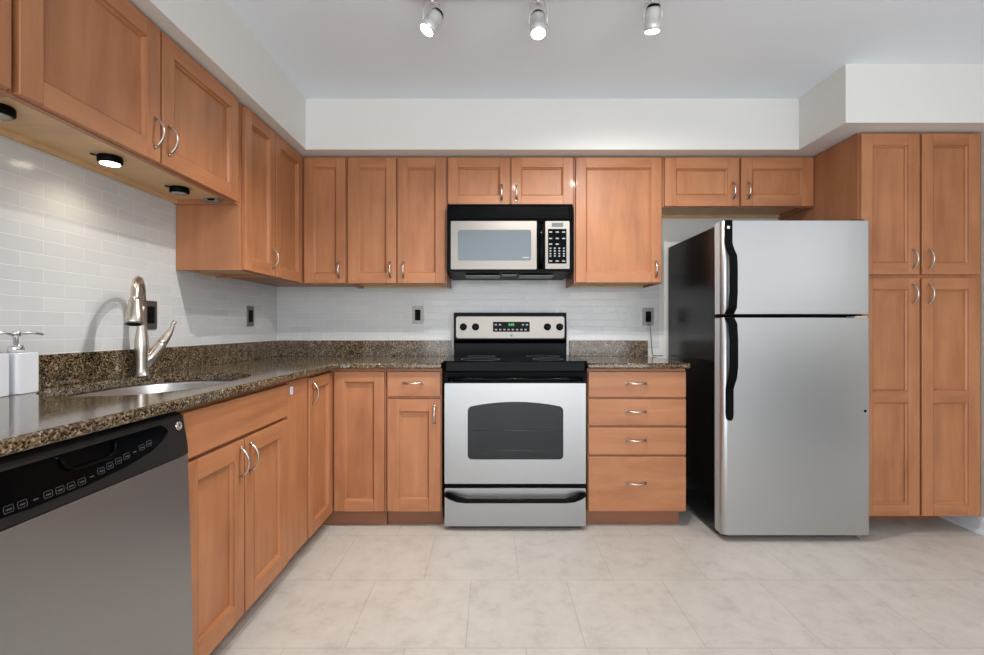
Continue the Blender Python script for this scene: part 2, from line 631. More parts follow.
# corner wall cabinet, L shaped, two folding doors
t = thing('wall_cabinet', 'corner maple wall cabinet with two doors meeting in the inside corner', 'cabinet', (WL, WB, 0), 0, G)
bm = new()
prism(bm, [(0.002, 2.478 - WB), (XU - WL, 2.478 - WB), (XU - WL, YU - WB), (-0.878 - WL, YU - WB), (-0.878 - WL, -0.002), (0.002, -0.002)], 'z', zt + 0.012, ZT)
obj('body', bm, WOODS, t)
bm = new()
box(bm, -0.893 - WL, -0.878 - WL, YU - WB, -0.002, zt, zt + 0.012)
box(bm, XU - WL - 0.018, -0.893 - WL, YU - WB, YU - WB + 0.018, zt, zt + 0.012)
box(bm, XU - WL - 0.018, XU - WL, 2.478 - WB, YU - WB, zt, zt + 0.012)
obj('bottom_rail', bm, WOODS, t)
door(t, 0, 2.829 - 2.480, zt + 0.001, ZT - 0.004, None, (XU - WL, 2.480 - WB, zt + 0.001), RL, stile=0.058)
door(t, 0, 0.256, zt + 0.001, ZT - 0.004, (0.256 - 0.040, 0.085), (-1.136 - WL, YU - WB, zt + 0.001), 0, stile=0.058)

def back_unit(label, x0, x1, z0, doors, recess=0.014):
    t = thing('wall_cabinet', label, 'cabinet', (x0, YU, 0), 0, G)
    carcass(t, x1 - x0, DU, z0, ZT, recess)
    return t
t = back_unit('two-door maple wall cabinet on the back wall left of the microwave', -0.876, -0.273, zt, 2)
door(t, 0.004, 0.302, zt + 0.001, ZT - 0.004, (0.298 - 0.038, 0.085))
door(t, 0.304, 0.600, zt + 0.001, ZT - 0.004, (0.040, 0.085))
zm = 1.822
t = back_unit('low two-door maple wall cabinet directly above the microwave', -0.271, 0.494, zm, 2, 0.0)
door(t, 0.003, 0.381, zm, ZT - 0.004, (0.378 - 0.052, 0.082), stile=0.060)
door(t, 0.384, 0.762, zm, ZT - 0.004, (0.034, 0.082), stile=0.060)
t = back_unit('large one-door maple wall cabinet right of the microwave', 0.497, 1.030, 1.357, 1)
door(t, 0.005, 0.528, 1.358, ZT - 0.004, (0.523 - 0.040, 0.085))
t = back_unit('low two-door maple wall cabinet above the refrigerator', 1.033, 1.942, zm - 0.004, 2, 0.03)
door(t, 0.006, 0.458, zm - 0.003, ZT - 0.004, (0.452 - 0.038, 0.095), stile=0.068)
door(t, 0.466, 0.908, zm - 0.003, ZT - 0.004, (0.044, 0.095), stile=0.068)

# pantry
YP = 2.499
t = thing('pantry_cabinet', 'tall maple pantry cabinet with four doors at the right of the refrigerator', 'cabinet', (1.944, YP, 0))
bm = new()
box(bm, 0, 0.655, 0, WB - YP - 0.002, 0.088, ZT, 0)
obj('body', bm, WOODS, t)
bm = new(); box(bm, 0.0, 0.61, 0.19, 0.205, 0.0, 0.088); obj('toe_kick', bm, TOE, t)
pw = 0.316
door(t, 0.003, pw, 1.367, ZT - 0.006, (pw - 0.040, 0.085), stile=0.060)
door(t, pw + 0.006, 0.634, 1.367, ZT - 0.006, (0.040, 0.085), stile=0.060)
door(t, 0.003, pw, 0.092, 1.354, (pw - 0.040, 1.262 - 0.085), stile=0.060, midrail=0.632)
door(t, pw + 0.006, 0.634, 0.092, 1.354, (0.040, 1.262 - 0.085), stile=0.060, midrail=0.632)

# base cabinets
ZB0, ZB1, ZBT = 0.087, 0.853, 0.866
GB = 'honey maple base cabinets'
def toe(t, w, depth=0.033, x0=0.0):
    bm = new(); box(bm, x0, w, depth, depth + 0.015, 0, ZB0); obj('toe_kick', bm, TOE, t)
t = thing('base_cabinet', 'maple sink base cabinet beside the dishwasher with two doors and a false front', 'cabinet', (XB, 1.314, 0), RL, GB)
bm = new()
wS = 0.684
box(bm, 0, wS, 0, 0.018, ZB0, 0.862)
box(bm, 0, 0.018, 0.018, DBL, ZB0, 0.862)
box(bm, wS - 0.018, wS, 0.018, DBL, ZB0, 0.862)
box(bm, 0.018, wS - 0.018, DBL - 0.012, DBL, ZB0, 0.862)
box(bm, 0.018, wS - 0.018, 0.018, DBL - 0.012, ZB0, ZB0 + 0.018)
obj('body', bm, WOODS, t)
toe(t, wS, 0.075)
drawer(t, 0.003, wS - 0.002, 0.712, ZB1, False, name='false_front')
door(t, 0.003, 0.330, ZB0, 0.705, (0.327 - 0.030, 0.618 - 0.078))
door(t, 0.332, wS - 0.002, ZB0, 0.705, (0.034, 0.618 - 0.078))

t = thing('base_cabinet', 'corner maple base cabinet with two doors in the inside corner and a filler panel', 'cabinet', (WL, WB, 0), 0, GB)
bm = new()
prism(bm, [(0.002, 2.000 - WB), (XB - WL, 2.000 - WB), (XB - WL, YB - WB), (-0.579 - WL, YB - WB), (-0.579 - WL, -0.002), (0.002, -0.002)], 'z', ZB0, ZBT)
obj('body', bm, WOODS, t)
bm = new()
prism(bm, [(XB - WL - 0.090, 2.000 - WB), (XB - WL - 0.075, 2.000 - WB), (XB - WL - 0.075, YB - WB + 0.018), (-0.579 - WL, YB - WB + 0.018), (-0.579 - WL, YB - WB + 0.033), (XB - WL - 0.090, YB - WB + 0.033)], 'z', 0, ZB0)
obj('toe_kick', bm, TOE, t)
bm = new()
box(bm, XB - WL, XB - WL + 0.014, 2.003 - WB, 2.212 - WB, ZB0 + 0.002, ZB1 + 0.005, 0, 0.002)
fp = obj('filler_panel', bm, WOODV, t)
bm = new(); box(bm, XB - WL + 0.0142, XB - WL + 0.020, 2.018 - WB, 2.044 - WB, 0.800, 0.835, 0, 0.002)
cl = obj('plastic_catch', bm, CLEARP, fp)
door(t, 0, 2.552 - 2.222, ZB0, ZB1, (0.040, 0.766 - 0.078), (XB - WL, 2.222 - WB, ZB0), RL, stile=0.055)
door(t, 0, 0.278, ZB0, ZB1, None, (-0.862 - WL, YB - WB, ZB0), 0, stile=0.055)

t = thing('base_cabinet', 'maple base cabinet left of the stove with one drawer over one door', 'cabinet', (-0.576, YB, 0), 0, GB)
bm = new(); box(bm, 0, 0.302, 0, DB, ZB0, ZBT); obj('body', bm, WOODS, t)
toe(t, 0.302)
drawer(t, 0.004, 0.300, 0.712, ZB1)
door(t, 0.004, 0.300, ZB0, 0.703, (0.296 - 0.036, 0.616 - 0.088), stile=0.065)

t = thing('base_cabinet', 'maple four-drawer base cabinet between the stove and the refrigerator', 'cabinet', (0.521, YB, 0), 0, GB)
bm = new(); box(bm, 0, 0.537, 0, DB, ZB0, ZBT); obj('body', bm, WOODS, t)
toe(t, 0.515)
for z0, z1 in ((0.708, ZB1), (0.554, 0.703), (0.396, 0.549), (ZB0, 0.391)):
    drawer(t, 0.0, 0.537, z0, z1)

# ------------------------------------------------------------------ countertops
CT, CB = 0.898, 0.868
SCX, SCY = -1.160, 1.650
def sink_outline(ax, ay, e=2.9, n=56):
    pts = []
    for i in range(n):
        a = 2 * PI * i / n
        c, s = math.cos(a), math.sin(a)
        pts.append((SCX + ax * math.copysign(abs(c) ** (2 / e), c), SCY + ay * math.copysign(abs(s) ** (2 / e), s)))
    return pts

def slab(bm, outer, hole, z0, z1, front):
    vo = [bm.verts.new((x, y, z1)) for x, y in outer]
    es = [bm.edges.new((vo[i], vo[(i + 1) % len(vo)])) for i in range(len(vo))]
    if hole:
        vh = [bm.verts.new((x, y, z1)) for x, y in hole]
        es += [bm.edges.new((vh[i], vh[(i + 1) % len(vh)])) for i in range(len(vh))]
    r = bmesh.ops.triangle_fill(bm, use_beauty=True, use_dissolve=False, edges=es)
    top = [f for f in bm.faces]
    r = bmesh.ops.extrude_face_region(bm, geom=top)
    dn = [v for v in r['geom'] if isinstance(v, bmesh.types.BMVert)]
    for v in dn:
        v.co.z = z0
    bmesh.ops.recalc_face_normals(bm, faces=bm.faces[:])
    sel = []
    for e in bm.edges:
        a, b = e.verts
        if abs(a.co.z - b.co.z) < 1e-6 and front(a.co) and front(b.co):
            kinds = {abs(f.normal.z) > 0.5 for f in e.link_faces}
            if kinds == {True, False}:
                sel.append(e)
    r = bmesh.ops.bevel(bm, geom=sel, offset=0.008, segments=3, affect='EDGES', profile=0.5)
    for f in r['faces']:
        f.smooth = True

XE, YE = -0.836, 2.526
t = thing('countertop', 'L-shaped speckled brown granite countertop with the sink cut into it', 'countertop', (WL, WB, CB))
off = Vector((WL, WB, CB))
outer = [(WL + 0.003, 0.45), (XE, 0.45), (XE, YE - 0.07)]
for i in range(1, 6):
    a = PI - (PI / 2) * i / 6
    outer.append((XE + 0.07 + 0.07 * math.cos(a), YE - 0.07 + 0.07 * math.sin(a)))
outer += [(XE + 0.07, YE), (-0.274, YE), (-0.274, WB - 0.003), (WL + 0.003, WB - 0.003)]
bm = new()
slab(bm, outer, sink_outline(0.228, 0.338), CB, CT, lambda c: (c.x > XE - 0.001 and c.y < YE + 0.075 and c.x < -0.2739) and not (c.y > YE + 0.001))
bmesh.ops.translate(bm, verts=bm.verts[:], vec=-off)
obj('worktop', bm, GRANITE, t)
bm = new()
box(bm, WL + 0.003, WL + 0.022, 0.45, WB - 0.003, CT, 1.003, 0, 0.0015, 1)
bmesh.ops.translate(bm, verts=bm.verts[:], vec=-off)
obj('splashback', bm, GRANITE, t)
bm = new()
box(bm, WL + 0.0225, -0.274, WB - 0.022, WB - 0.003, CT, 1.003, 0, 0.0015, 1)
bmesh.ops.translate(bm, verts=bm.verts[:], vec=-off)
obj('splashback', bm, GRANITE, t)
t = thing('countertop', 'short granite countertop over the drawers between stove and refrigerator', 'countertop', (0.521, WB, CB))
off = Vector((0.521, WB, CB))
bm = new()
slab(bm, [(0.519, YE), (1.066, YE), (1.066, WB - 0.003), (0.519, WB - 0.003)], None, CB, CT, lambda c: c.y < YE + 0.001 or c.x > 1.065)
bmesh.ops.translate(bm, verts=bm.verts[:], vec=-off)
obj('worktop', bm, GRANITE, t)
bm = new()
box(bm, 0.519, 1.045, WB - 0.022, WB - 0.003, CT, 1.003, 0, 0.0015, 1)
bmesh.ops.translate(bm, verts=bm.verts[:], vec=-off)
obj('splashback', bm, GRANITE, t)

# ------------------------------------------------------------------ sink
t = thing('sink', 'stainless steel undermount sink set in the granite countertop', 'sink', (SCX, SCY, CB - 0.19))
bm = new()
rings = []
for (ax, ay, z, e) in ((0.242, 0.350, -0.0015, 2.9), (0.232, 0.316, -0.0015, 2.9), (0.224, 0.308, -0.008, 2.9), (0.214, 0.300, -0.10, 3.0), (0.205, 0.296, -0.155, 3.0), (0.185, 0.275, -0.178, 2.9), (0.09, 0.13, -0.184, 2.4), (0.045, 0.045, -0.186, 2.0)):
    rings.append([bm.verts.new((x - SCX, y - SCY, z + 0.19)) for x, y in sink_outline(ax, ay, e)])
for a, b in zip(rings, rings[1:]):
    for i in range(len(a)):
        f = bm.faces.new((a[i], a[(i + 1) % len(a)], b[(i + 1) % len(a)], b[i]))
        f.smooth = True
o = obj('basin', bm, STEEL, t)
md = o.modifiers.new('solidify', 'SOLIDIFY'); md.thickness = 0.0012; md.offset = -1
bm = new(); lathe(bm, [(0.046, 0.0), (0.046, 0.003), (0.034, 0.004), (0.03, 0.0015), (0.005, 0.0015)], (0, 0, 0.0035)); obj('drain', bm, CHROME, t)

# ------------------------------------------------------------------ faucet
FX, FY = -1.387, 1.862
t = thing('faucet', 'brushed nickel pull-down kitchen faucet with a high curved spout behind the sink', 'faucet', (FX, FY, CT))
bm = new()
lathe(bm, [(0.026, 0.0), (0.026, 0.004), (0.0225, 0.008), (0.0215, 0.03), (0.0225, 0.09), (0.0245, 0.118), (0.022, 0.15), (0.0165, 0.19), (0.0145, 0.22), (0.014, 0.24)], (0, 0, 0), seg=28)
obj('body', bm, NICKEL, t)
dv = Vector((0.128, -0.222, 0)).normalized()
pts = []
R_ = 0.083
pts.append(Vector((0, 0, 0.20)))
pts.append(Vector((0, 0, 0.26)))
pts.append(Vector((0, 0, 0.296)))
for i in range(0, 13):
    a = PI - PI * 0.94 * i / 12
    pts.append(dv * (R_ + R_ * math.cos(a)) + Vector((0, 0, 0.296 + R_ * 0.93 * math.sin(a))))
end = pts[-1]
tang = (pts[-1] - pts[-2]).normalized()
for k in (0.01, 0.018):
    pts.append(end + tang * k)
bm = new(); tube(bm, pts, [0.0145] * len(pts), 18); obj('spout', bm, NICKEL, t)
bm = new()
hp = pts[-1]
lathe(bm, [(0.0175, 0.0), (0.019, 0.004), (0.0215, 0.03), (0.0275, 0.060), (0.0295, 0.085), (0.028, 0.093)], hp, tang + Vector((0, 0, -0.35)), 24)
sh = obj('spray_head', bm, NICKEL, t)
bm = new()
lathe(bm, [(0.022, 0.0), (0.021, 0.0012)], hp + (tang + Vector((0, 0, -0.35))).normalized() * 0.0932, tang + Vector((0, 0, -0.35)), 24)
obj('spray_face', bm, BLACKP, sh)
hd = Vector((0.034, 0.052, 0.095)).normalized()
h0 = Vector((0.006, 0.006, 0.035))
bm = new()
lathe(bm, [(0.018, 0.0), (0.0205, 0.05), (0.022, 0.092), (0.020, 0.106), (0.015, 0.114)], h0, hd, 22)
hb = obj('valve_housing', bm, NICKEL, t)
bm = new()
h1 = h0 + hd * 0.105
pp = [h1, h1 + hd * 0.02, h1 + hd * 0.045 + Vector((0.002, 0.002, 0.004)), h1 + hd * 0.060 + Vector((0.004, 0.004, 0.012)), h1 + hd * 0.070 + Vector((0.004, 0.003, 0.024)), h1 + hd * 0.076 + Vector((0.007, 0.006, 0.032))]
tube(bm, pp, [0.018, 0.0175, 0.0135, 0.0085, 0.007, 0.0085], 14)
obj('lever', bm, NICKEL, hb)

# ------------------------------------------------------------------ soap dispensers
def dispenser(y, label):
    t = thing('soap_dispenser', label, 'soap dispenser', (-1.388, y, CT), math.radians(4), 'soap dispensers by the sink')
    bm = new()
    prism(bm, rrect(-0.037, 0.037, -0.037, 0.037, 0.010), 'z', 0.0005, 0.119, 0, 0.003)
    obj('bottle', bm, CERAMIC, t)
    bm = new(); lathe(bm, [(0.019, 0.1195), (0.019, 0.133), (0.0165, 0.140), (0.008, 0.142)], (0, 0, 0)); obj('collar', bm, CHROME, t)
    bm = new()
    lathe(bm, [(0.006, 0.1415), (0.006, 0.165), (0.011, 0.166), (0.012, 0.178), (0.009, 0.181)], (0, 0, 0), seg=20)
    tube(bm, [(0, 0, 0.174), (0.01, 0.02, 0.176), (0.018, 0.038, 0.176), (0.027, 0.058, 0.171)], [0.006, 0.0048, 0.004, 0.0035], 10)
    obj('pump', bm, CHROME, t)
dispenser(1.370, 'white square soap dispenser with chrome pump, the one nearer the sink')
dispenser(1.284, 'white square soap dispenser with chrome pump, cut off by the left photo edge')

# ------------------------------------------------------------------ outlets
def outlet(loc, rz, label):
    t = thing('wall_outlet', label, 'outlet', loc, rz, 'dark wall outlets in the tile')
    bm = new(); prism(bm, rrect(-0.037, 0.037, -0.060, 0.060, 0.004), 'y', -0.006, 0.0, 0, 0.0015); obj('cover_plate', bm, PLATE, t)
    bm = new(); prism(bm, rrect(-0.0185, 0.0185, -0.036, 0.036, 0.003), 'y', -0.009, -0.006, 0, 0.001)
    ins = obj('receptacle', bm, BLACKP, t)
    for zz in (-0.018, 0.018):
        for xx in (-0.006, 0.006):
            bm = new(); box(bm, xx - 0.001, xx + 0.001, -0.0094, -0.009, zz - 0.004, zz + 0.004); obj('slot', bm, WOODDARK, ins)
    return t
outlet((WL, 1.99, 1.143), RL, 'dark outlet with metal plate directly behind the faucet')
outlet((WL, 2.815, 1.158), RL, 'dark outlet with metal plate on the left wall near the corner')
outlet((-0.500, WB, 1.174), 0, 'dark outlet with metal plate on the back wall left of the stove')
outlet((1.053, WB, 1.163), 0, 'dark outlet with a grey cord plugged in beside the refrigerator')
t = thing('power_cord', 'grey power cord plugged into the outlet and hanging behind the counter', 'cord', (1.053, WB - 0.009, 1.145))
bm = new(); box(bm, -0.011, 0.011, -0.026, -0.0006, -0.012, 0.012, 0, 0.003); obj('plug', bm, BLACKP, t)
bm = new()
tube(bm, [(0, -0.022, -0.008), (0.001, -0.026, -0.03), (0.006, -0.028, -0.10), (0.012, -0.026, -0.17), (0.016, -0.026, -0.225), (0.022, -0.03, -0.2425), (0.06, -0.04, -0.2435), (0.09, -0.02, -0.2435)], 0.0028, 8)
obj('cable', bm, CORD, t)

# ------------------------------------------------------------------ puck lights under the sink cabinet
def puck(y, label, lit):
    t = thing('puck_light', label, 'light', (-1.300, y, 1.672), 0, 'puck lights under the sink cabinets')
    bm = new(); lathe(bm, [(0.034, 0.0), (0.036, -0.004), (0.036, -0.020), (0.031, -0.024)], (0, 0, -0.0003), seg=30)
    tube(bm, [(-0.02, -0.028, -0.006), (-0.03, -0.045, -0.006)], 0.003, 8)
    obj('housing', bm, BLACKP, t)
    bm = new(); lathe(bm, [(0.029, -0.0244), (0.028, -0.027), (0.018, -0.029)], (0, 0, 0), seg=30); obj('lens', bm, GLOW2 if lit else DIMLENS, t)
    if lit:
        l = bpy.data.lights.new('puck_glow', 'SPOT')
        l.energy = 3; l.spot_size = math.radians(150); l.spot_blend = 0.8; l.shadow_soft_size = 0.028; l.color = (1, 0.87, 0.68)
        lo = bpy.data.objects.new('puck_glow', l); C.objects.link(lo); lo.location = (0, 0, -0.032); lo.parent = t
puck(1.235, 'black puck light under the cabinets at the left photo edge', False)
puck(1.600, 'lit round puck light under the sink cabinet, middle of three', True)
puck(1.955, 'black puck light under the sink cabinet nearest the tall side panel', False)
t = thing('cable_connector', 'small pale wiring connector tucked under the sink cabinet end', 'connector', (-1.262, 2.118, 1.672))
bm = new(); box(bm, -0.035, 0.035, -0.012, 0.012, -0.016, -0.0005, 0, 0.003); obj('housing', bm, GREYP, t)
bm = new(); box(bm, -0.012, 0.018, -0.0135, -0.012, -0.013, -0.004); obj('socket', bm, BLACKP, t)

# ------------------------------------------------------------------ stove
SX0, SX1, SY = -0.2565, 0.5055, 2.52
t = thing('stove', 'stainless steel electric stove with black glass cooktop and oven window', 'stove', ((SX0 + SX1) / 2, SY, 0))
hw = (SX1 - SX0) / 2
SD = WB - SY - 0.03
bm = new()
box(bm, -hw, hw, 0.04, SD, 0.022, 0.872)
obj('body', bm, BLACKP, t)
for sx in (-1, 1):
    for yy in (0.08, SD - 0.06):
        bm = new(); lathe(bm, [(0.018, 0.0), (0.018, 0.01), (0.011, 0.012), (0.011, 0.022)], (sx * (hw - 0.05), yy, 0)); obj('foot', bm, BLACKP, t)
# cooktop
bm = new()
prism(bm, rrect(-hw - 0.004, hw + 0.004, -0.022, SD - 0.055, 0.018), 'z', 0.852, 0.912, 0, 0.008)
ck = obj('cooktop', bm, BLACKG, t)
for bx, by, r in ((-0.19, 0.13, 0.11), (0.19, 0.13, 0.085), (-0.19, 0.40, 0.085), (0.19, 0.40, 0.105)):
    bm = new()
    lathe(bm, [(r, 0.9122), (r, 0.9126), (r - 0.004, 0.9126), (r - 0.004, 0.9122)], (bx, by, 0), seg=40, caps=False)
    obj('burner_ring', bm, GREYP, ck)
# oven door
bm = new()
def dz(y): return 1.09 - (y - 327.5) / 186.5
wx0, wx1 = -0.255, 0.258
pts = rrect(wx0, wx1, dz(459.5), dz(407), 0.022)
arch = []
for x, z in pts:
    if z > dz(415):
        k = 1 - ((x - (wx0 + wx1) / 2) / ((wx1 - wx0) / 2)) ** 2
        z += 0.028 * k
    arch.append((x, z))
# sample the arch top finely
top = [p for p in arch if p[1] > dz(415)]
low = [p for p in arch if p[1] <= dz(415)]
extra = []
for i in range(1, 16):
    x = wx1 - 0.022 + (wx0 - wx1 + 0.044) * i / 16
    k = 1 - ((x - (wx0 + wx1) / 2) / ((wx1 - wx0) / 2)) ** 2
    extra.append((x, dz(407) + 0.028 * k))
poly = [p for p in arch[:7]] + extra + arch[7:]
bm = new()
do = rrect(-hw + 0.002, hw - 0.002, 0.252, 0.791, 0.004)
es = []
for ring in (do, poly):
    vv = [bm.verts.new((x, 0.0, z)) for x, z in ring]
    es += [bm.edges.new((vv[i], vv[(i + 1) % len(vv)])) for i in range(len(vv))]
bmesh.ops.triangle_fill(bm, use_beauty=True, use_dissolve=False, edges=es)
r = bmesh.ops.extrude_face_region(bm, geom=bm.faces[:])
for v in r['geom']:
    if isinstance(v, bmesh.types.BMVert):
        v.co.y = 0.034
dr = obj('oven_door', bm, STEEL, t)
bm = new(); box(bm, -hw + 0.003, hw - 0.003, 0.0341, 0.0385, 0.254, 0.790); obj('oven_lining', bm, LINING, dr)
for zz in (dz(431.5), dz(451.5)):
    bm = new()
    tube(bm, [(wx0 + 0.004, 0.022, zz), (wx1 - 0.004, 0.022, zz)], 0.0032, 8)
    obj('oven_rack', bm, CHROME, dr)
bm = new(); prism(bm, poly, 'y', 0.0005, 0.004, 0, 0.0); obj('oven_window', bm, GLASSD, dr)
# vent panel + door handle
bm = new(); box(bm, -hw, hw, 0.0, 0.04, 0.793, 0.851); obj('vent_panel', bm, BLACKP, t)
bm = new()
tube(bm, [(-hw + 0.03, -0.002, 0.812), (-hw + 0.06, -0.034, 0.814), (-hw + 0.11, -0.040, 0.815), (hw - 0.11, -0.040, 0.815), (hw - 0.06, -0.034, 0.814), (hw - 0.03, -0.002, 0.812)], [0.014, 0.014, 0.0125, 0.0125, 0.014, 0.014], 14)
dh = obj('door_handle', bm, BLACKG, t)
# storage drawer
bm = new(); prism(bm, rrect(-hw + 0.003, hw - 0.003, 0.024, 0.228, 0.004), 'y', 0.0, 0.038, 0, 0.003); sd = obj('storage_drawer', bm, STEEL, t)
bm = new()
zz = dz(497)
tube(bm, [(-hw + 0.012, -0.004, zz + 0.016), (-hw + 0.035, -0.020, zz + 0.012), (-hw + 0.075, -0.036, zz + 0.001), (-hw + 0.12, -0.040, zz - 0.006), (hw - 0.12, -0.040, zz - 0.006), (hw - 0.075, -0.036, zz + 0.001), (hw - 0.035, -0.020, zz + 0.012), (hw - 0.012, -0.004, zz + 0.016)],
     [0.016, 0.019, 0.017, 0.0125, 0.0125, 0.017, 0.019, 0.016], 14)
obj('drawer_handle', bm, BLACKG, sd)
bm = new(); box(bm, -hw + 0.02, hw - 0.02, 0.03, 0.06, 0.006, 0.0218); obj('kick_strip', bm, BLACKP, t)
# back guard
gx0, gx1 = -0.375, 0.365
gy = SD - 0.052
bm = new()
prism(bm, [(gy + 0.004, 0.90), (gy + 0.004, 0.985), (gy - 0.012, 1.012), (gy - 0.004, 1.188), (gy + 0.050, 1.188), (gy + 0.050, 0.90)], 'x', gx0, gx1, 0, 0.006)
gd = obj('back_guard', bm, BLACKG, t)
fy = gy - 0.011
bm = new(); prism(bm, rrect(gx0 + 0.016, gx1 - 0.016, 1.020, 1.162, 0.012), 'y', fy - 0.003, fy + 0.012, 0, 0.001); pn = obj('control_panel', bm, STEELP, gd)
for kx in (-0.312, -0.232, 0.238, 0.318):
    bm = new()
    lathe(bm, [(0.0235, 0.0), (0.0235, 0.004), (0.019, 0.008), (0.017, 0.022), (0.014, 0.025)], (kx, fy - 0.003, 1.094), (0, -1, 0), 24)
    box(bm, kx - 0.0035, kx + 0.0035, fy - 0.034, fy - 0.026, 1.078, 1.112, 0, 0.002)
    obj('knob', bm, BLACKG, pn)
bm = new(); prism(bm, rrect(-0.118, 0.122, 1.062, 1.127, 0.004), 'y', fy - 0.006, fy - 0.003, 0, 0.001); cd = obj('clock_display', bm, BLACKG, pn)
for xx, zz in [(-0.098 + k * 0.0275, 1.076) for k in range(8)] + [(-0.10, 1.108), (-0.072, 1.108), (0.078, 1.108), (0.104, 1.108)]:
    bm = new(); box(bm, xx - 0.007, xx + 0.007, fy - 0.0065, fy - 0.006, zz - 0.0045, zz + 0.0045); obj('touch_key', bm, LIGHTLEG, cd)
text('clock_digits', '8:88', 0.022, GREEN, cd, (0.002, fy - 0.0066, 1.108), (PI / 2, 0, 0))
bm = new(); lathe(bm, [(0.008, 0.0), (0.008, 0.002), (0.006, 0.0025)], (0.002, fy - 0.003, 1.038), (0, -1, 0), 20); obj('emblem', bm, GREYP, pn)

# ------------------------------------------------------------------ microwave
MY = 2.77
mx0, mx1 = -0.263, 0.478
mw = (mx1 - mx0) / 2
mzt, mzb = 1.818, 1.420
t = thing('microwave', 'stainless and black over-the-range microwave mounted above the stove', 'microwave', ((mx0 + mx1) / 2, MY, mzb))
def mz(y): return 1.09 + (327.5 - y) / 169.7 - mzb
def mxx(x): return (x - 492) / 169.7 - (mx0 + mx1) / 2
MH = mzt - mzb
bm = new()
prism(bm, [(0.03, 0.0), (WB - MY - 0.004, -0.012), (WB - MY - 0.004, MH), (0.012, MH), (0.012, 0.0)], 'x', -mw, mw, 0, 0.003)
bd = obj('body', bm, BLACKP, t)
bm = new(); box(bm, -mw + 0.001, mw - 0.001, 0.0, 0.0119, mz(219.5), MH, 0, 0.002)
vg = obj('vent_grille', bm, BLACKG, t)
bm = new()
for i in range(9):
    z = mz(218) + 0.003 + i * 0.0072
    box(bm, -mw + 0.03, mw - 0.03, -0.0025, 0.0, z, z + 0.0034)
obj('louvres', bm, BLACKP, vg)
bm = new(); box(bm, -mw + 0.001, mw - 0.001, 0.002, 0.0119, 0.001, mz(220)); obj('face_frame', bm, BLACKG, t)
bm = new(); prism(bm, rrect(mxx(451), mxx(536.5), mz(269.5), mz(221.5), 0.004), 'y', -0.012, 0.0018, 0, 0.002); md_ = obj('door', bm, STEELP, t)
bm = new(); prism(bm, rrect(mxx(458), mxx(531), mz(260.8), mz(230.3), 0.014), 'y', -0.0132, -0.011, 0, 0.0008); gl = obj('window', bm, GLASSM, md_)
bm = new(); box(bm, mxx(522.5), mxx(529), -0.0137, -0.0132, mz(258.4), mz(257.2)); obj('brand_mark', bm, LIGHTLEG, gl)
bm = new()
xm = mxx(540.7)
tube(bm, [(xm, -0.004, mz(267.5)), (xm, -0.028, mz(262.5)), (xm, -0.036, mz(252)), (xm, -0.036, mz(238)), (xm, -0.028, mz(227.5)), (xm, -0.004, mz(223))], [0.016, 0.017, 0.017, 0.017, 0.017, 0.016], 14)
obj('handle', bm, BLACKG, t)
bm = new(); prism(bm, rrect(mxx(545.2), mxx(569.3), mz(269), mz(221.5), 0.003), 'y', -0.010, 0.0018, 0, 0.0015); cp = obj('control_panel', bm, STEELP, t)
bm = new(); box(bm, mxx(551.5), mxx(563), -0.0108, -0.0098, mz(227.2), mz(223.2)); obj('display', bm, LCD, cp)
bm = new(); box(bm, mxx(547.8), mxx(566.2), -0.0108, -0.0098, mz(263.8), mz(229.3)); kp = obj('keypad', bm, BLACKG, cp)
bm = new()
for yy in (232.4, 238.8, 261.3):
    for xx in (550.4, 557, 563.4):
        bm = new(); box(bm, mxx(xx - 1.5), mxx(xx + 1.5), -0.0112, -0.0108, mz(yy + 0.6), mz(yy - 0.6)); obj('key', bm, LIGHTLEG, cp)
for yy in (248.5, 251.2, 253.9, 256.3):
    for xx in (550.2, 554.6, 559, 563.6):
        bm = new(); box(bm, mxx(xx - 0.9), mxx(xx + 0.9), -0.0112, -0.0108, mz(yy + 0.6), mz(yy - 0.6)); obj('key', bm, LIGHTLEG, cp)
for xx in (550.4, 557):
    bm = new(); box(bm, mxx(xx - 1.6), mxx(xx + 1.6), -0.0112, -0.0108, mz(245), mz(243.8)); obj('key', bm, LIGHTLEG, cp)
for x0_, x1_ in ((-0.27, -0.06), (0.06, 0.27)):
    bm = new(); box(bm, x0_, x1_, 0.10, 0.24, -0.016, -0.010); obj('grease_filter', bm, GREYP, bd)
bm = new(); box(bm, -0.045, 0.045, 0.09, 0.15, -0.012, -0.006); obj('lamp_lens', bm, GREYP, bd)

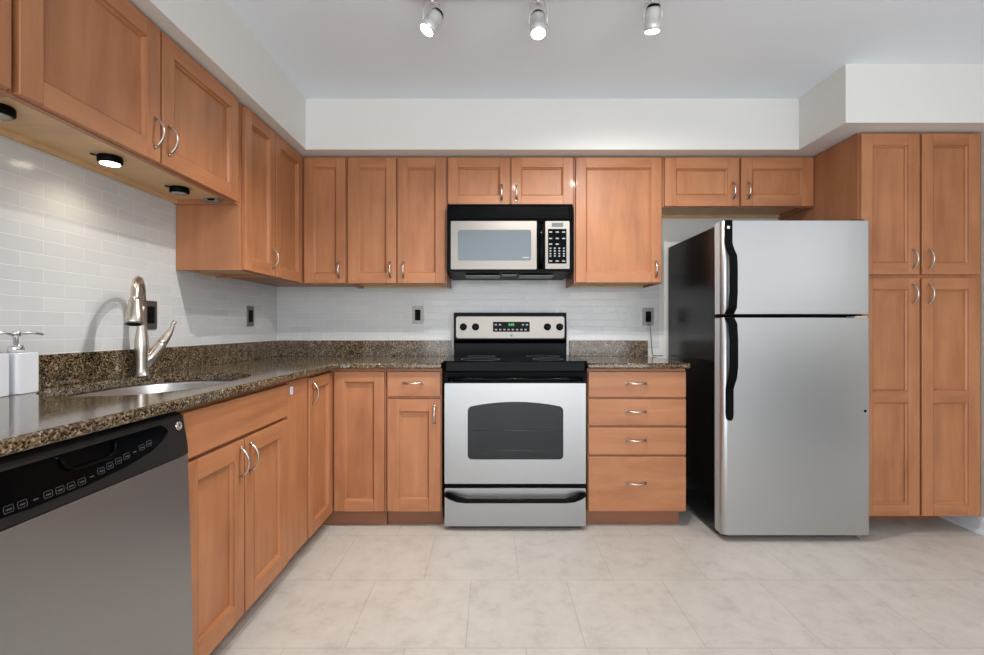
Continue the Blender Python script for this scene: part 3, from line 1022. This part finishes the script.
# ------------------------------------------------------------------ refrigerator
RX0, RX1, RY, RZ = 1.167, 1.919, 2.384, 1.633
rw = RX1 - RX0
t = thing('refrigerator', 'stainless steel top-freezer refrigerator with black sides and black handles', 'refrigerator', (RX0, RY, 0))
bm = new(); box(bm, 0.002, rw - 0.002, 0.088, 0.735, 0.025, RZ - 0.012, 0, 0.004); obj('body', bm, BLACKS, t)
bm = new(); box(bm, 0.012, rw - 0.012, 0.0795, 0.0878, 0.06, RZ - 0.02); obj('gasket', bm, BLACKP, t)
def fridge_door(name, z0, z1):
    bm = new()
    r = 0.022
    pts = [(0.0, 0.078), (0.0, r + 0.004)]
    for i in range(1, 8):
        a = PI + (PI / 2) * i / 8
        pts.append((r + 0.006 + (r + 0.006) * math.cos(a), r + 0.004 + (r + 0.004) * math.sin(a)))
    pts += [(r + 0.006, 0.0), (rw - r * 0.5, 0.0)]
    for i in range(1, 5):
        a = 1.5 * PI + (PI / 2) * i / 5
        pts.append((rw - r * 0.5 + r * 0.5 * math.cos(a), r * 0.5 + r * 0.5 * math.sin(a)))
    pts += [(rw, r * 0.5), (rw, 0.078)]
    fs = prism(bm, pts, 'z', z0, z1, 0, 0.002)
    bmesh.ops.recalc_face_normals(bm, faces=bm.faces[:])
    bm.normal_update()
    for f in bm.faces:
        if abs(f.normal.z) < 0.3 and len(f.verts) == 4 and f.calc_area() < 0.02:
            f.smooth = True
        if f.normal.x < -0.99 and f.calc_area() > 0.01:
            f.material_index = 1
            f.smooth = False
    return obj(name, bm, [STEELV, DOORSIDE], t)
fz = fridge_door('freezer_door', 1.158, RZ)
fd = fridge_door('fridge_door', 0.036, 1.140)
def fzv(y): return 1.09 + (327.5 - y) / 199.0
def handle(parent, zs, name='handle'):
    """flat black strap that starts flush and bows away from the door; zs = list of (z, x0, x1, standoff)"""
    bm = new()
    rings = []
    for z, a, b, so in zs:
        th = 0.016
        rings.append([bm.verts.new(p) for p in ((a, -so - th, z), (b, -so - th, z), (b + 0.001, -so - th * 0.4, z), (b, -so, z), (a, -so, z), (a - 0.001, -so - th * 0.4, z))])
    n = len(rings[0])
    for p, q in zip(rings, rings[1:]):
        for i in range(n):
            bm.faces.new((p[i], p[(i + 1) % n], q[(i + 1) % n], q[i]))
    bm.faces.new(rings[0]); bm.faces.new(list(reversed(rings[-1])))
    return obj(name, bm, BLACKP, parent)
hx = 0.012
f0, f1, b0, b1 = 0.011, 0.045, 0.019, 0.053
hu = handle(fz, [(RZ - 0.001, f0, f1, 0.0), (fzv(243), f0, f1, 0.0), (fzv(249), f0 + 0.003, f1 + 0.004, 0.010), (fzv(256), b0, b1, 0.030), (fzv(268), b0, b1, 0.036), (fzv(292), b0, b1, 0.036), (fzv(308), b0 - 0.003, b1, 0.028), (fzv(314), b0 - 0.008, b1, 0.0)])
bm = new(); box(bm, hx + 0.005, hx + 0.019, -0.0168, -0.016, RZ - 0.045, RZ - 0.031); obj('emblem', bm, SILVERP, hu)
handle(fd, [(1.139, b0 - 0.008, b1 + 0.002, 0.0), (fzv(324), b0 - 0.003, b1 + 0.002, 0.028), (fzv(340), b0, b1 + 0.002, 0.036), (fzv(366), b0, b1 + 0.002, 0.036), (fzv(378), b0 - 0.002, b1, 0.028), (fzv(386), f0 + 0.006, f1 + 0.006, 0.008), (fzv(390), f0 + 0.006, f1 + 0.006, 0.0), (fzv(415), f0 + 0.006, f1 + 0.006, 0.0), (fzv(419), f0 + 0.009, f1 + 0.003, 0.0), (fzv(421), f0 + 0.016, f1 - 0.004, 0.0)])
bm = new(); lathe(bm, [(0.007, 0.0), (0.007, 0.0015), (0.005, 0.002)], (rw - 0.026, 0.0, 1.09 - 83.5 / 197), (0, -1, 0), 16); obj('hole_plug', bm, BLACKP, fd)
bm = new(); box(bm, rw - 0.075, rw - 0.012, 0.02, 0.10, RZ, RZ + 0.010, 0, 0.003); obj('top_hinge', bm, BLACKP, t)
bm = new(); box(bm, rw - 0.07, rw - 0.004, 0.012, 0.07, 1.1402, 1.1478, 0, 0.001); obj('middle_hinge', bm, SILVERP, t)
bm = new(); box(bm, 0.03, rw - 0.09, 0.05, 0.0875, 0.012, 0.035); obj('toe_grille', bm, BLACKP, t)
for fx in (0.05, rw - 0.05):
    for fy_ in (0.12, 0.68):
        bm = new(); lathe(bm, [(0.02, 0.0), (0.02, 0.012), (0.010, 0.014), (0.010, 0.025)], (fx, fy_, 0)); obj('foot', bm, BLACKP, t)
bm = new(); lathe(bm, [(0.011, 0.0), (0.011, 0.028)], (rw - 0.035, 0.035, 0.008), seg=16); obj('bottom_hinge', bm, GREYP, t)

# ------------------------------------------------------------------ dishwasher
DX, DY0, DY1 = -0.846, 0.714, 1.310
dw = DY1 - DY0
t = thing('dishwasher', 'stainless steel dishwasher with black control panel under the left counter', 'dishwasher', (DX, DY0, 0), RL)
bm = new(); box(bm, 0.006, dw - 0.006, 0.05, 0.58, 0.09, 0.862); obj('body', bm, BLACKP, t)
bm = new(); box(bm, 0.006, dw - 0.006, 0.075, 0.09, 0.0, 0.09); obj('toe_kick', bm, BLACKP, t)
bm = new(); prism(bm, [(0.049, 0.095), (-0.016, 0.095), (-0.013, 0.25), (-0.006, 0.5), (0.0, 0.738), (0.049, 0.738)], 'x', 0.001, dw - 0.001, 0, 0.002); obj('door_panel', bm, STEEL, t)
bm = new()
prism(bm, [(0.049, 0.741), (-0.002, 0.741), (0.002, 0.770), (0.012, 0.838), (0.018, 0.850), (0.028, 0.856), (0.049, 0.856)], 'x', 0.001, dw - 0.001, 0, 0.004)
pn = obj('control_panel', bm, DWPANEL, t)
def py(z): return 0.002 + (z - 0.770) * (0.010 / 0.068)
bm = new()
pts = [(0.02, 0.838), (0.50, 0.838), (0.520, 0.826), (0.525, 0.815), (0.50, 0.797), (0.46, 0.782), (0.38, 0.768), (0.27, 0.760), (0.15, 0.758), (0.02, 0.765)]
A = [bm.verts.new((x, py(z) - 0.0012, z)) for x, z in pts]
B = [bm.verts.new((x, py(z) + 0.002, z)) for x, z in pts]
bm.faces.new(A); bm.faces.new(list(reversed(B)))
for i in range(len(pts)):
    bm.faces.new((A[i], A[(i + 1) % len(pts)], B[(i + 1) % len(pts)], B[i]))
ov = obj('gloss_overlay', bm, BLACKG, pn)
# pocket handle: a raised rim round a dark hollow
bm = new()
path = [(0.290 - 0.075, py(0.833) - 0.004, 0.833), (0.297 - 0.075, py(0.812) - 0.006, 0.812), (0.315 - 0.075, py(0.803) - 0.007, 0.803), (0.40 - 0.075, py(0.803) - 0.007, 0.803), (0.418 - 0.075, py(0.812) - 0.006, 0.812), (0.425 - 0.075, py(0.833) - 0.004, 0.833)]
tube(bm, path, 0.0035, 8)
obj('pocket_handle', bm, BLACKG, pn)
for i, xx in enumerate([0.06 + 0.0245 * k for k in range(17)]):
    zc = 0.772 + (0.0 if xx < 0.26 else (xx - 0.26) * 0.16)
    bm = new()
    pts = [(xx - 0.008, zc - 0.006), (xx + 0.008, zc - 0.006), (xx + 0.009, zc), (xx + 0.008, zc + 0.006), (xx - 0.008, zc + 0.006), (xx - 0.009, zc), (xx - 0.008, zc - 0.006)]
    tube(bm, [(a, py(b) - 0.0018, b) for a, b in pts], 0.0006, 5)
    k = obj('button', bm, BLACKP if i % 5 == 4 else DIMPRINT, ov)
    bm = new(); box(bm, xx - 0.005, xx + 0.005, py(zc) - 0.0026, py(zc) - 0.0018, zc - 0.002, zc + 0.001); obj('legend', bm, DIMPRINT, pn)
bm = new()
lathe(bm, [(0.0125, 0.0), (0.0125, 0.003), (0.0095, 0.004), (0.0095, 0.0028), (0.0068, 0.0028), (0.006, 0.004), (0.003, 0.004)], (dw - 0.028, py(0.822) + 0.0006, 0.822), (0, -1, 0.14), 26)
obj('emblem', bm, CHROME, pn)

# ------------------------------------------------------------------ track light
t = thing('track_light', 'ceiling track light with three silver swivelling spot heads', 'light', (0.2, 1.852, ZC))
bm = new()
p0, p1 = Vector((-0.53, 0.012, 0)), Vector((0.75, -0.035, 0))
pr = [(-0.017, -0.022), (0.017, -0.022), (0.017, -0.0005), (-0.017, -0.0005)]
A = [bm.verts.new(p0 + Vector((0, a, b))) for a, b in pr]
B = [bm.verts.new(p1 + Vector((0, a, b))) for a, b in pr]
bm.faces.new(A); bm.faces.new(list(reversed(B)))
for i in range(4):
    bm.faces.new((A[i], A[(i + 1) % 4], B[(i + 1) % 4], B[i]))
obj('track_bar', bm, SILVERP, t)
for (loc, tgt) in HEADS:
    c = Vector(loc) - Vector((0.2, 1.852, ZC))
    d = (Vector(tgt) - Vector(loc)).normalized()
    bm = new()
    lathe(bm, [(0.014, -0.044), (0.026, -0.040), (0.031, -0.025), (0.031, 0.012), (0.033, 0.014), (0.033, 0.040), (0.030, 0.042)], c, d, 26)
    hd_ = obj('spot_head', bm, SILVERP, t)
    bm = new(); lathe(bm, [(0.0285, 0.0424), (0.026, 0.046), (0.012, 0.048)], c, d, 26); obj('lamp_face', bm, GLOW, hd_)
    bm = new(); lathe(bm, [(0.011, -0.052), (0.022, -0.050), (0.0275, -0.0405)], c, d, 22); obj('rear_cap', bm, BLACKP, hd_)
    bm = new()
    topz = -0.022
    for s in (-1, 1):
        tube(bm, [(c.x + s * 0.036, c.y, c.z), (c.x + s * 0.036, c.y, c.z + 0.045), (c.x + s * 0.026, c.y, topz - 0.010)], 0.003, 8)
    tube(bm, [(c.x - 0.027, c.y, topz - 0.010), (c.x + 0.027, c.y, topz - 0.010)], 0.0035, 8)
    lathe(bm, [(0.010, 0.0), (0.010, 0.012)], (c.x, c.y, topz - 0.012), (0, 0, 1), 16)
    tube(bm, [(c.x + 0.006, c.y, topz - 0.012), (c.x + 0.016, c.y + 0.004, topz - 0.03), (c.x + 0.008, c.y + 0.004, topz - 0.05), c - d * 0.048], 0.0025, 8)
    obj('bracket', bm, SILVERP, hd_)
